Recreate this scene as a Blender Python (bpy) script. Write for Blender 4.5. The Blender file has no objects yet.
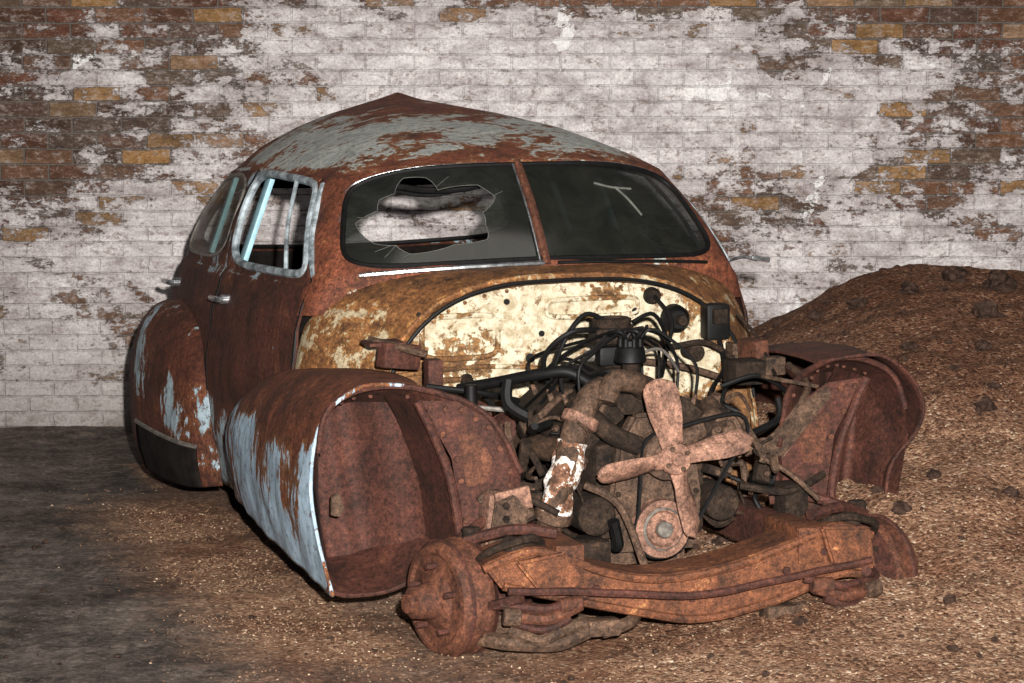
import bpy, bmesh, math, random
from mathutils import Vector, Matrix, noise, Euler
random.seed(7)
V = Vector
scn = bpy.context.scene
try:
    scn.view_settings.view_transform = 'Standard'
except Exception:
    pass

# ---------------------------------------------------------------- materials
class NT:
    def __init__(s, name):
        s.m = bpy.data.materials.new(name); s.m.use_nodes = True
        s.t = s.m.node_tree; s.t.nodes.clear()
        s.out = s.t.nodes.new('ShaderNodeOutputMaterial')
    def n(s, typ, **kw):
        nd = s.t.nodes.new('ShaderNode' + typ)
        for k, v in kw.items(): setattr(nd, k, v)
        return nd
    def put(s, sock, v):
        if isinstance(v, bpy.types.NodeSocket): s.t.links.new(v, sock)
        elif v is not None:
            if hasattr(sock.default_value, '__len__') and not hasattr(v, '__len__'): v = (v, v, v)
            if hasattr(sock.default_value, '__len__') and len(sock.default_value) == 4 and len(v) == 3: v = (*v, 1)
            sock.default_value = v
    def math(s, op, a, b=None, c=None, clamp=False):
        nd = s.n('Math', operation=op); nd.use_clamp = clamp
        s.put(nd.inputs[0], a)
        if b is not None: s.put(nd.inputs[1], b)
        if c is not None: s.put(nd.inputs[2], c)
        return nd.outputs[0]
    def noise(s, vec, scale, detail=6, rough=.6, dist=0):
        nd = s.n('TexNoise'); s.put(nd.inputs['Vector'], vec)
        nd.inputs['Scale'].default_value = scale; nd.inputs['Detail'].default_value = detail
        nd.inputs['Roughness'].default_value = rough; nd.inputs['Distortion'].default_value = dist
        return nd.outputs[0]
    def ramp(s, fac, stops, interp='LINEAR'):
        nd = s.n('ValToRGB'); nd.color_ramp.interpolation = interp
        e = nd.color_ramp.elements
        while len(e) < len(stops): e.new(.5)
        for el, (p, c) in zip(e, stops):
            el.position = p
            el.color = (c, c, c, 1) if not hasattr(c, '__len__') else (*c, 1)
        s.put(nd.inputs[0], fac); return nd.outputs[0]
    def mix(s, fac, a, b, mode='MIX'):
        nd = s.n('Mix', data_type='RGBA', blend_type=mode)
        s.put(nd.inputs[0], fac); s.put(nd.inputs[6], a); s.put(nd.inputs[7], b)
        return nd.outputs[2]
    def bump(s, h, strength=.4, dist=.01):
        nd = s.n('Bump'); nd.inputs['Strength'].default_value = strength
        nd.inputs['Distance'].default_value = dist; s.put(nd.inputs['Height'], h); return nd.outputs[0]
    def bsdf(s, col, rough=.8, metal=0, nrm=None, spec=.3):
        nd = s.n('BsdfPrincipled'); s.put(nd.inputs['Base Color'], col); s.put(nd.inputs['Roughness'], rough)
        s.put(nd.inputs['Metallic'], metal); nd.inputs['Specular IOR Level'].default_value = spec
        if nrm is not None: s.put(nd.inputs['Normal'], nrm)
        s.t.links.new(nd.outputs[0], s.out.inputs[0]); return nd

def rust_mat(name, paint=(.27, .36, .42), paint2=None, bias=0, dark=(.035, .012, .007), mid=(.105, .032, .016),
             orange=(.34, .13, .035), scale=3.2, edge=.8, bump=.8, rough=.62, stretch=1.0, omax=.74, spec=.35):
    k = NT(name); o = k.n('TexCoord').outputs['Object']
    mp = k.n('Mapping'); k.put(mp.inputs[0], o); mp.inputs['Scale'].default_value = (1, 1, stretch); os_ = mp.outputs[0]
    n1 = k.noise(os_, scale, 9, .66, .4); n2 = k.noise(os_, scale*7, 7, .72); n3 = k.noise(o, 60, 6, .8)
    nA = k.noise(o, scale*1.7, 12, .78, .3); nB = k.noise(o, 170, 3, .7)
    at = k.n('Attribute'); at.attribute_name = 'bias'
    sm = k.math('ADD', n1, k.math('MULTIPLY', k.math('SUBTRACT', n2, .5), .45))
    sm = k.math('ADD', sm, at.outputs['Fac']); sm = k.math('ADD', sm, bias)
    m = k.ramp(sm, [(.508, 0), (.518, 1)])
    ed = k.ramp(sm, [(.43, 0), (.51, 1)])
    rc = k.ramp(nA, [(.34, dark), (.49, mid), (.60, tuple(c*1.5 for c in mid)), (omax, orange)])
    rc = k.mix(k.math('MULTIPLY', ed, edge*.55), rc, orange)
    rc = k.mix(.9, rc, k.ramp(n3, [(.34, .15), (.48, .85), (.60, 1.35), (.72, 2.0)]), 'MULTIPLY')
    rc = k.mix(.6, rc, k.ramp(nB, [(.35, .35), (.65, 1.6)]), 'MULTIPLY')
    p2 = paint2 or tuple(c*.55 for c in paint)
    pc = k.mix(k.ramp(n2, [(.40, 0), (.58, 1)]), p2, paint)
    spots = k.ramp(k.noise(o, 32, 6, .78), [(.56, 0), (.62, 1)])
    pc = k.mix(k.math('MULTIPLY', spots, .85), pc, mid)
    col = k.mix(m, rc, pc)
    h = k.math('ADD', k.math('MULTIPLY', m, .5), k.math('ADD', k.math('MULTIPLY', n3, .8), k.math('MULTIPLY', nA, .5)))
    k.bsdf(col, k.math('SUBTRACT', rough+.1, k.math('MULTIPLY', m, .2)), 0, k.bump(h, bump, .006), spec)
    return k.m

def plain(name, col, rough=.6, metal=0, var=.5, scale=30, col2=None, spec=.3):
    k = NT(name); o = k.n('TexCoord').outputs['Object']
    n = k.noise(o, scale, 6, .7)
    c2 = col2 or tuple(c*(1-var) for c in col)
    c = k.mix(k.ramp(n, [(.4, 0), (.62, 1)]), c2, col)
    k.bsdf(c, rough, metal, k.bump(n, .3, .004), spec); return k.m

M = {}
M['body'] = rust_mat('body_paint_rust', paint=(.33, .42, .47), dark=(.020, .008, .005), mid=(.068, .021, .012), orange=(.24, .085, .028), stretch=.5, omax=.8)
M['roof'] = rust_mat('roof_paint_rust', paint=(.47, .49, .45), paint2=(.24, .27, .27), dark=(.045, .014, .008), mid=(.130, .038, .018), orange=(.38, .17, .055), scale=4.6, omax=.76)
M['cowl'] = rust_mat('cowl_rust', paint=(.48, .39, .25), bias=-.04, dark=(.022, .011, .007), mid=(.14, .058, .020), orange=(.50, .25, .08), scale=6, omax=.68)
M['firewall'] = rust_mat('firewall_cream', paint=(.60, .54, .40), paint2=(.36, .29, .18), bias=.03, dark=(.025, .013, .009), mid=(.15, .070, .025), orange=(.42, .23, .085), scale=4.5)
M['fender'] = rust_mat('fender_blue', paint=(.42, .55, .66), paint2=(.24, .33, .41), dark=(.03, .011, .006), mid=(.115, .036, .017), orange=(.36, .16, .05), scale=4.6, stretch=.4)
M['inner'] = rust_mat('inner_rust', bias=-.5, dark=(.016, .007, .005), mid=(.058, .019, .012), orange=(.17, .065, .03), scale=4, edge=0)
M['pink'] = rust_mat('pink_rust', bias=-.5, dark=(.06, .028, .019), mid=(.20, .105, .072), orange=(.42, .26, .18), scale=6, edge=0)
M['beam'] = rust_mat('orange_rust', bias=-.5, dark=(.028, .012, .007), mid=(.120, .042, .018), orange=(.42, .19, .07), scale=5, edge=0, omax=.66)
M['drum'] = rust_mat('drum_rust', bias=-.5, dark=(.025, .010, .006), mid=(.090, .032, .017), orange=(.26, .11, .05), scale=7, edge=0)
M['dark'] = rust_mat('engine_rust_dark', bias=-.5, dark=(.005, .004, .003), mid=(.024, .015, .010), orange=(.16, .08, .04), scale=8, edge=0, spec=.2, rough=.75)
M['brown'] = rust_mat('engine_rust_brown', bias=-.5, dark=(.014, .009, .006), mid=(.072, .042, .027), orange=(.30, .17, .10), scale=8, edge=0, spec=.25)
M['white'] = rust_mat('flaked_white', paint=(.80, .78, .74), paint2=(.50, .43, .37), bias=.0, mid=(.16, .08, .05), scale=13)
M['rubber'] = plain('black_rubber', (.006, .006, .006), .55, 0, .5, spec=.2)
M['chrome'] = plain('worn_chrome', (.62, .64, .66), .25, .9, .6)
M['trim'] = plain('pale_trim', (.46, .53, .57), .5, .1, .75, 14)
M['cyan'] = plain('pale_blue_paint', (.42, .70, .80), .5, 0, .3, 14)
M['cloth'] = plain('seat_cloth', (.02, .016, .013), .95, 0, .5)
M['steel'] = plain('dull_steel', (.30, .27, .24), .5, .5, .6)
M['lining'] = plain('dark_headlining', (.018, .014, .012), .95, 0, .6, 8, spec=.1)
M['smear'] = plain('chalk_smear', (.13, .135, .12), .9, 0, .4)

def glass(name, tr, dust):
    k = NT(name); o = k.n('TexCoord').outputs['Object']
    n = k.noise(o, 6, 7, .7, 1)
    d = k.n('BsdfPrincipled'); k.put(d.inputs['Base Color'], k.mix(k.ramp(n, [(.35, 0), (.75, 1)]), (.008, .009, .007), dust))
    d.inputs['Roughness'].default_value = .16
    t = k.n('BsdfTransparent'); t.inputs[0].default_value = (.75, .8, .76, 1)
    mx = k.n('MixShader'); k.put(mx.inputs[0], tr)
    k.t.links.new(d.outputs[0], mx.inputs[1]); k.t.links.new(t.outputs[0], mx.inputs[2])
    k.t.links.new(mx.outputs[0], k.out.inputs[0]); return k.m
M['glass'] = glass('dusty_glass', .10, (.020, .020, .016))
M['glass2'] = glass('broken_glass', .18, (.022, .023, .020))
M['glass3'] = glass('side_glass', .55, (.015, .015, .013))

# ---------------------------------------------------------------- geometry helpers
def cr(P, t, cyc=False):
    n = len(P)
    if cyc:
        i = math.floor(t); f = t-i; g = lambda j: P[j % n]
    else:
        t = max(0, min(n-1-1e-9, t)); i = int(t); f = t-i; g = lambda j: P[max(0, min(n-1, j))]
    a, b, c, d = g(i-1), g(i), g(i+1), g(i+2)
    return .5*((2*b)+(c-a)*f+(2*a-5*b+4*c-d)*f*f+(3*b-a-3*c+d)*f**3)

class G:
    def __init__(s): s.v = []; s.f = []; s.mi = []; s.mats = []
    def m(s, mat):
        mt = M[mat] if isinstance(mat, str) else mat
        if mt not in s.mats: s.mats.append(mt)
        return s.mats.index(mt)
    def add(s, vs, fs, mat, mtx=None):
        b = len(s.v); k = s.m(mat)
        s.v += [(mtx @ V(p)) if mtx else V(p) for p in vs]
        s.f += [[b+i for i in f] for f in fs]; s.mi += [k]*len(fs)
    def box(s, c, sz, mat, rot=(0, 0, 0), bev=.006):
        bm = bmesh.new(); bmesh.ops.create_cube(bm, size=1)
        for v in bm.verts: v.co = V((v.co.x*sz[0], v.co.y*sz[1], v.co.z*sz[2]))
        if bev: bmesh.ops.bevel(bm, geom=bm.edges[:], offset=min(bev, min(sz)*.4), segments=2, affect='EDGES', profile=.6)
        bm.verts.index_update()
        mt = Matrix.Translation(c) @ Euler([math.radians(a) for a in rot]).to_matrix().to_4x4()
        s.add([v.co.copy() for v in bm.verts], [[v.index for v in f.verts] for f in bm.faces], mat, mt); bm.free()
    def rev(s, prof, o, axis, mat, seg=32):
        q = V((0, 0, 1)).rotation_difference(V(axis).normalized()).to_matrix().to_4x4()
        mt = Matrix.Translation(o) @ q; vs = []; fs = []
        for r, h in prof:
            for i in range(seg):
                a = 2*math.pi*i/seg; vs.append((r*math.cos(a), r*math.sin(a), h))
        for j in range(len(prof)-1):
            for i in range(seg):
                i2 = (i+1) % seg; fs.append([j*seg+i, j*seg+i2, (j+1)*seg+i2, (j+1)*seg+i])
        s.add(vs, fs, mat, mt)
    def cyl(s, a, b, r, mat, r2=None, seg=18):
        a, b = V(a), V(b); L = (b-a).length; r2 = r if r2 is None else r2; e = min(r, r2, L)*.12
        s.rev([(0, 0), (r-e, 0), (r, e), (r2, L-e), (r2-e, L), (0, L)], a, b-a, mat, seg)
    def tube(s, pts, r, mat, seg=8, st=6, smooth=True, closed=False):
        pts = [V(p) for p in pts]
        if smooth and len(pts) > 2:
            n = len(pts) if closed else len(pts)-1
            pts = [cr(pts, i/st, closed) for i in range(n*st+(0 if closed else 1))]
        vs = []; fs = []; n = len(pts); up = None
        for i, p in enumerate(pts):
            if closed: t = pts[(i+1) % n]-pts[i-1]
            else: t = pts[min(i+1, n-1)]-pts[max(i-1, 0)]
            if t.length < 1e-9: t = V((0, 0, 1))
            t.normalize()
            if up is None:
                up = V((0, 0, 1)) if abs(t.z) < .9 else V((1, 0, 0))
            up = up-t*up.dot(t); up.normalize(); sd = t.cross(up)
            for j in range(seg):
                a = 2*math.pi*j/seg; vs.append(p+(up*math.cos(a)+sd*math.sin(a))*r)
        for i in range(n if closed else n-1):
            i2 = (i+1) % n
            for j in range(seg):
                j2 = (j+1) % seg; fs.append([i*seg+j, i*seg+j2, i2*seg+j2, i2*seg+j])
        if not closed: fs.append(list(range(seg))[::-1]); fs.append([(n-1)*seg+j for j in range(seg)])
        s.add(vs, fs, mat)
    def prism(s, pts, y0, y1, mat, bev=.006, mtx=None):
        bm = bmesh.new()
        vv = [bm.verts.new((x, y0, z)) for x, z in pts]; f = bm.faces.new(vv)
        r = bmesh.ops.extrude_face_region(bm, geom=[f])
        for e in r['geom']:
            if isinstance(e, bmesh.types.BMVert): e.co.y = y1
        bmesh.ops.recalc_face_normals(bm, faces=bm.faces[:])
        if bev: bmesh.ops.bevel(bm, geom=bm.edges[:], offset=bev, segments=2, affect='EDGES', clamp_overlap=True)
        bm.verts.index_update()
        s.add([v.co.copy() for v in bm.verts], [[v.index for v in f.verts] for f in bm.faces], mat, mtx); bm.free()
    def grid(s, fn, nu, nv, mat):
        vs = [fn(i/nu, j/nv) for i in range(nu+1) for j in range(nv+1)]
        fs = []
        for i in range(nu):
            for j in range(nv): fs.append([i*(nv+1)+j, (i+1)*(nv+1)+j, (i+1)*(nv+1)+j+1, i*(nv+1)+j+1])
        s.add(vs, fs, mat)
    def bolt(s, p, ax, r=.009, mat='dark'):
        p = V(p); a = V(ax).normalized(); s.cyl(p, p+a*r*1.0, r, mat, seg=6)
    def done(s, name, parent=None, solid=0, bias=None, ang=40, recalc=True, wob=0):
        me = bpy.data.meshes.new(name); me.from_pydata([tuple(v) for v in s.v], [], s.f)
        for mt in s.mats: me.materials.append(mt)
        me.polygons.foreach_set('material_index', s.mi)
        if recalc:
            bm = bmesh.new(); bm.from_mesh(me); bmesh.ops.recalc_face_normals(bm, faces=bm.faces[:]); bm.to_mesh(me); bm.free()
        if wob:
            for v in me.vertices:
                c = v.co; v.co = c+V((noise.noise(c*7), noise.noise(c*7+V((7, 3, 1))), noise.noise(c*7+V((1, 9, 4)))))*wob
        if bias:
            a = me.attributes.new('bias', 'FLOAT', 'POINT')
            a.data.foreach_set('value', [bias(v.co) for v in me.vertices])
        me.polygons.foreach_set('use_smooth', [True]*len(me.polygons))
        try: me.set_sharp_from_angle(angle=math.radians(ang))
        except Exception: pass
        ob = bpy.data.objects.new(name, me); scn.collection.objects.link(ob)
        if parent: ob.parent = parent
        if solid:
            md = ob.modifiers.new('thick', 'SOLIDIFY'); md.thickness = solid; md.offset = 0
        return ob

def lerp(a, b, t): return a+(b-a)*t
def sst(t): t = max(0, min(1, t)); return t*t*(3-2*t)
def interp(keys, t):
    for (a, va), (b, vb) in zip(keys, keys[1:]):
        if t <= b: return lerp(va, vb, sst((t-a)/(b-a)))
    return keys[-1][1]

# ---------------------------------------------------------------- place: wall, floor, grain
WY = 12.25
def wall_bias(x, z):
    g = lambda cx, cz, sx, sz, a: a*math.exp(-((x-cx)/sx)**2-((z-cz)/sz)**2)
    b = .006
    b += g(-2.3, 1.85, 1.2, .45, .11)+g(-1.9, 1.35, .7, .22, .07)+g(2.4, 2.0, 1.3, .30, .14)+g(2.3, 1.4, .55, .35, .08)
    b += g(0, 2.15, 3, .22, .10)+g(1.3, 1.05, .6, .14, .07)+g(-2.4, 1.15, .6, .12, .10)+g(-1.9, .52, .6, .12, .06)+g(-2.3, .25, .4, .15, .03)
    b -= g(.4, 1.5, 1.0, .3, .10)+g(-1.7, .75, .7, .15, .05)+g(-.5, 1.75, .45, .2, .06)+g(1.6, .9, .6, .12, .03)
    return b
k = NT('painted_brick_wall')
o = k.n('TexCoord').outputs['Object']; sp = k.n('SeparateXYZ'); k.put(sp.inputs[0], o)
nd = k.noise(o, 9, 4, .6)
wob = k.math('MULTIPLY', k.math('SUBTRACT', nd, .5), .030)
cb = k.n('CombineXYZ'); k.put(cb.inputs[0], k.math('ADD', sp.outputs[0], wob)); k.put(cb.inputs[1], k.math('ADD', sp.outputs[2], k.math('MULTIPLY', wob, .7)))
br = k.n('TexBrick'); k.put(br.inputs['Vector'], cb.outputs[0]); br.offset = .5; br.squash = 1
for nm, val in (('Scale', 1), ('Mortar Size', .007), ('Mortar Smooth', .8), ('Bias', 0), ('Brick Width', .225), ('Row Height', .072)):
    br.inputs[nm].default_value = val
br.inputs['Color1'].default_value = (0, 0, 0, 1); br.inputs['Color2'].default_value = (1, 1, 1, 1); br.inputs['Mortar'].default_value = (.4, .4, .4, 1)
rnd = k.n('SeparateColor'); k.put(rnd.inputs[0], br.outputs['Color']); rnd = rnd.outputs[0]; mort = br.outputs['Fac']
mp = k.n('Mapping'); k.put(mp.inputs[0], o); mp.inputs['Scale'].default_value = (1, 1, 1.9)
n1 = k.noise(mp.outputs[0], 1.9, 6, .7, .3); n2 = k.noise(mp.outputs[0], 10, 9, .8); n3 = k.noise(o, 80, 5, .8); n4 = k.noise(mp.outputs[0], 3.6, 10, .78, .4)
n5 = k.noise(mp.outputs[0], 22, 8, .82)
at = k.n('Attribute'); at.attribute_name = 'bias'
b = k.math('ADD', k.math('MULTIPLY', n1, .50), k.math('MULTIPLY', n2, .50))
b = k.math('ADD', b, k.math('MULTIPLY', n5, .30))
b = k.math('ADD', b, k.math('MULTIPLY', rnd, .08)); b = k.math('ADD', b, at.outputs['Fac'])
bare = k.ramp(b, [(.748, 0), (.760, 1)])
near = k.ramp(b, [(.66, 0), (.75, 1)])
brc = k.ramp(rnd, [(0, (.05, .034, .026)), (.25, (.14, .058, .034)), (.42, (.085, .062, .05)), (.62, (.17, .078, .042)), (.80, (.12, .088, .066)), (.93, (.30, .16, .06)), (1, (.24, .15, .10))])
brc = k.mix(.9, brc, k.ramp(n4, [(.3, .45), (.65, 1.45)]), 'MULTIPLY')
brc = k.mix(.7, brc, k.ramp(n5, [(.36, .35), (.6, 1.35)]), 'MULTIPLY')
brc = k.mix(k.ramp(n5, [(.52, 0), (.62, .75)]), brc, (.36, .32, .30))
brc = k.mix(k.math('MULTIPLY', mort, .8), brc, (.15, .13, .115))
pc = k.mix(k.ramp(n4, [(.36, 0), (.50, .6), (.60, 1)]), (.33, .285, .285), (.82, .775, .77))
pc = k.mix(k.ramp(n5, [(.40, .85), (.48, 0)]), pc, (.24, .185, .165))
pc = k.mix(k.math('MULTIPLY', near, .5), pc, (.36, .31, .30))
pc = k.mix(k.ramp(k.noise(o, 1.9, 7, .62, .6), [(.645, 0), (.655, .8)]), pc, (.92, .91, .90))
pc = k.mix(k.math('MULTIPLY', mort, k.ramp(n2, [(.44, 0), (.6, .40)])), pc, (.20, .165, .155))
grime = k.ramp(sp.outputs[2], [(0, 1), (.08, .75), (.22, .45), (.6, 0)])
pc = k.mix(k.math('MULTIPLY', grime, k.ramp(n4, [(.4, .25), (.56, 1)])), pc, (.20, .175, .155))
col = k.mix(bare, pc, brc)
col = k.mix(.6, col, k.ramp(n3, [(.34, .45), (.5, 1), (.66, 1.4)]), 'MULTIPLY')
h = k.math('ADD', k.math('MULTIPLY', mort, -.7), k.math('ADD', k.math('MULTIPLY', bare, -.5), k.math('MULTIPLY', n5, .9)))
h = k.math('ADD', h, k.math('MULTIPLY', n3, .4))
k.bsdf(col, .85, 0, k.bump(h, .8, .014), .2)
g = G(); NX, NZ = 140, 60
g.grid(lambda a, b: V((-7+14*a, WY, -.1+4.1*b)), NX, NZ, k.m)
g.add([(-7, WY+.3, -.1), (7, WY+.3, -.1), (7, WY+.3, 4), (-7, WY+.3, 4), (-7, WY, 4), (7, WY, 4), (-7, WY, -.1), (7, WY, -.1)],
      [[0, 1, 2, 3], [3, 2, 5, 4], [0, 3, 4, 6], [1, 7, 5, 2]], k.m)
g.done('wall_back', bias=lambda p: wall_bias(p.x, p.z), recalc=False)

def pile_h(X, Y):
    ty = sst((Y-6.8)/3.9)
    if Y > 10.7: ty = 1-.35*sst((Y-10.7)/1.5)
    sx = sst((X+.1)/1.75)
    if X > 1.75: sx = 1-.10*sst((X-1.75)/1.2)
    h = .83*ty*sx
    h += .035*noise.noise(V((X*2.1, Y*2.1, 0)))*sst(h*6)+.022*noise.noise(V((X*7, Y*7, 3)))*sst(h*8)+.009*noise.noise(V((X*22, Y*22, 5)))
    h += .045*sst((X-.15+.35*noise.noise(V((X*1.5, Y*1.5, 9)))+.12*noise.noise(V((X*8, Y*8, 4))))/.8)*sst((Y-5.6)/1.2)
    return h-.02
def grain_mat(nm):
    k = NT(nm); o = k.n('TexCoord').outputs['Object']
    vo = k.n('TexVoronoi'); k.put(vo.inputs['Vector'], o); vo.inputs['Scale'].default_value = 105
    sc = k.n('SeparateColor'); k.put(sc.inputs[0], vo.outputs['Color'])
    c = k.ramp(sc.outputs[0], [(0, (.10, .05, .03)), (.35, (.30, .165, .10)), (.75, (.45, .265, .17)), (.93, (.60, .39, .25)), (1, (.85, .70, .52))])
    big = k.noise(o, 1.6, 8, .70, .4)
    c = k.mix(k.ramp(big, [(.40, .85), (.58, 0)]), c, k.mix(1, c, (.52, .42, .38), 'MULTIPLY'))
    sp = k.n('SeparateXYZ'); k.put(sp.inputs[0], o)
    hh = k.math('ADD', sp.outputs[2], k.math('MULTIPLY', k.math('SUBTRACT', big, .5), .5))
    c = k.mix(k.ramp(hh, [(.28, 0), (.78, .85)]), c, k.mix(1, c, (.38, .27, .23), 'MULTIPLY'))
    n = k.noise(o, 16, 9, .82)
    c = k.mix(k.ramp(n, [(.37, .8), (.45, 0)]), c, (.05, .028, .020))
    h = k.math('ADD', k.math('MULTIPLY', vo.outputs['Distance'], -.6), k.math('MULTIPLY', n, 1.4))
    return k, c, k.bump(h, .9, .014)
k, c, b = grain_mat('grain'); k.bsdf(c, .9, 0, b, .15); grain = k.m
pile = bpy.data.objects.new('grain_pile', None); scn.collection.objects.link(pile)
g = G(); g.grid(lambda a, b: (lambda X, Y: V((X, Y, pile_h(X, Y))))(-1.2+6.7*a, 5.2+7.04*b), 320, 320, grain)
g.done('pile_surface', pile, recalc=False)

def grain_amt(x, y):
    nz = noise.noise(V((x*1.3, y*1.3, 2)))
    a = sst((x-(-.35)+.5*nz)/.8)*sst((y-5.4)/1.0)
    a = max(a, .50*sst((x+1.15+.5*nz)/.7)*sst((8.0-y)/.6))
    lx = (x-.467)*.951+(y-7.85)*.309; ly = -(x-.467)*.309+(y-7.85)*.951
    a = max(a, math.exp(-((lx+1.02)/.36)**2)*sst((ly+.5)/.6)*sst((3.4-ly)/1.0)*.85)
    if abs(lx) < 1.0 and -.3 < ly < 3.8: a = max(a, .5)
    return a
k, gc, b = grain_mat('floor_dirt'); o = k.n('TexCoord').outputs['Object']
at = k.n('Attribute'); at.attribute_name = 'bias'
n = k.noise(o, 2.2, 9, .74); nf = k.noise(o, 45, 7, .82); nn = k.noise(o, 9, 9, .8)
dirt = k.ramp(k.math('ADD', k.math('MULTIPLY', n, .5), k.math('MULTIPLY', nn, .5)), [(.42, (.040, .031, .026)), (.50, (.105, .083, .070)), (.58, (.20, .165, .14))])
dirt = k.mix(.9, dirt, k.ramp(nf, [(.34, .25), (.5, 1.0), (.64, 2.0)]), 'MULTIPLY')
dirt = k.mix(k.ramp(k.noise(o, 80, 3, .6), [(.66, 0), (.69, 1)]), dirt, (.40, .34, .27))
fac = k.ramp(k.math('ADD', at.outputs['Fac'], k.math('MULTIPLY', k.math('SUBTRACT', nn, .5), 1.3)), [(.15, 0), (.75, 1)])
c = k.mix(fac, dirt, k.mix(1, gc, (.92, .88, .84), 'MULTIPLY'))
k.bsdf(c, .85, 0, k.bump(k.math('ADD', nf, nn), .7, .014), .2)
g = G(); g.grid(lambda a, b: (lambda X, Y: V((X, Y, .014*noise.noise(V((X*2, Y*2, 0)))+.008*noise.noise(V((X*9, Y*9, 0))))))(-7+14*a, -1.5+13.74*b), 340, 340, k.m)
g.done('floor', bias=lambda p: grain_amt(p.x, p.y), recalc=False)

def icodata(sub):
    ico = bmesh.new(); bmesh.ops.create_icosphere(ico, subdivisions=sub, radius=1); ico.verts.index_update()
    r = [v.co.copy() for v in ico.verts], [[v.index for v in f.verts] for f in ico.faces]; ico.free(); return r
IV, IF = icodata(3); JV, JF = icodata(1)
def clod(g, p, r, mat, hi=True):
    s = V((random.uniform(0, 99), 0, 0)); R = Matrix.Rotation(random.uniform(0, 6.28), 3, 'Z') @ Matrix.Rotation(random.uniform(0, 3), 3, 'X')
    sc = V((random.uniform(.8, 1.25), random.uniform(.7, 1.1), random.uniform(.55, .85)))
    Vs, Fs = (IV, IF) if hi else (JV, JF)
    vs = []
    for v in Vs:
        w = v*(1+.5*noise.noise(v*1.6+s)+(.3*noise.noise(v*4.5+s) if hi else 0)); w = R @ w; vs.append(V(p)+V((w.x*sc.x, w.y*sc.y, w.z*sc.z))*r)
    g.add(vs, Fs, mat)
cm = plain('clod_dirt', (.060, .036, .027), .95, 0, .6, 40, spec=.1)
cg = plain('grain_kernel', (.28, .165, .10), .8, 0, .5, 20); cg2 = plain('grain_kernel_pale', (.50, .37, .25), .8, 0, .3, 20)
g = G()
for i in range(230):
    X = random.uniform(.5, 3.4); Y = random.uniform(6.8, 11.2)
    r = random.choice([.008, .010, .012, .016, .022])*random.uniform(.7, 1.2)
    clod(g, (X, Y, max(0, pile_h(X, Y))+r*.3), r, cm)
for cx, cy, r in ((1.62, 9.0, .038), (1.78, 9.9, .048), (1.9, 10.3, .062), (1.35, 10.3, .04), (2.0, 8.7, .03), (1.2, 10.4, .035), (1.55, 10.3, .04), (1.45, 9.6, .026), (1.7, 9.5, .03), (1.9, 9.3, .028), (1.6, 8.4, .024), (1.75, 10.45, .05), (1.95, 9.7, .04)):
    clod(g, (cx, cy, pile_h(cx, cy)+r*.35), r, cm)
for i in range(260):
    X = random.uniform(-2.5, .9); Y = random.uniform(6.4, 9.6); r = random.uniform(.003, .012)
    clod(g, (X, Y, max(0, pile_h(X, Y))+r*.3), r, cm, False)
g.done('dirt_clods', pile, ang=30)
g = G()
for i in range(15000):
    if random.random() < .75: X = random.uniform(-1.1, 2.6); Y = random.uniform(6.3, 9.2)
    else:
        ly = random.uniform(-.2, 3.2); lx = random.gauss(-1.06, .18); X = .467+lx*.951-ly*.309; Y = 7.85+lx*.309+ly*.951
    if random.random() > grain_amt(X, Y)*.9+.04: continue
    r = random.uniform(.0018, .0042); clod(g, (X, Y, max(0, pile_h(X, Y))+r*.4), r, cg if random.random() < .88 else cg2, False)
g.done('scattered_kernels', pile)

# ---------------------------------------------------------------- the car
car = bpy.data.objects.new('rusty_sedan', None); scn.collection.objects.link(car)
car.location = (.467, 7.85, 0); car.rotation_euler = (0, math.radians(-.6), math.radians(18))
E0 = [(0, 1.42, 1.365), (.33, 1.44, 1.358), (.555, 1.54, 1.325), (.615, 1.68, 1.305), (.65, 2.0, 1.31), (.67, 2.45, 1.315), (.66, 2.9, 1.29), (.59, 3.3, 1.25), (.40, 3.52, 1.21), (0, 3.60, 1.20)]
B0 = [(0, 1.10, 1.03), (.38, 1.13, 1.02), (.66, 1.21, 1.0), (.75, 1.32, .985), (.79, 1.75, .97), (.82, 2.35, .955), (.81, 3.0, .94), (.75, 3.5, .92), (.52, 3.84, .90), (0, 3.95, .88)]
cyc = lambda L: [V(p) for p in L]+[V((-p[0], p[1], p[2])) for p in L[8:0:-1]]
E, B = cyc(E0), cyc(B0); C = V((0, 2.95, 1.555))
def au(u): u = u % 18; return min(u, 18-u)
OUT = [(0, 0), (.05, .03), (.2, .065), (.45, .092), (.7, .085), (.92, .055), (1, .03)]
def S(u, r):
    e = cr(E, u, True); b = cr(B, u, True)
    if r <= 1:
        p = C+(e-C)*r; p.z = e.z+(C.z-e.z)*(.68*(1-r**1.3)+.32*(1-r**4.2))+.02*math.exp(-r*9)-.02*math.exp(-9)
        return p
    nrm = cr(B, u+.05, True)-cr(B, u-.05, True); nrm = V((nrm.y, -nrm.x, 0)).normalized()
    if r <= 2:
        t = r-1; p = e.lerp(b, t); return p+nrm*.026*math.sin(math.pi*t)**.8
    f = r-2; p = b.copy(); a = au(u)
    w = sst((a-2.4)/.6)
    p += nrm*interp(OUT, f)*w; p.z = lerp(b.z, .14, f); return p
WIN = []
def win(name, u0, u1, r0, r1, n): WIN.append((name, (u0+u1)/2, (r0+r1)/2, abs(u1-u0)/2, (r1-r0)/2, n))
win('ws', -2.12, 2.12, 1.03, 1.94, 4.5)
for sd in (1, -1):
    q = lambda u: u if sd > 0 else 18-u
    win('fd%d' % sd, *sorted((q(3.12), q(4.92))), 1.03, 1.95, 6)
    win('rd%d' % sd, *sorted((q(5.12), q(6.75))), 1.06, 1.94, 3.4)
win('rw', 7.3, 10.7, 1.04, 1.95, 4)
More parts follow.
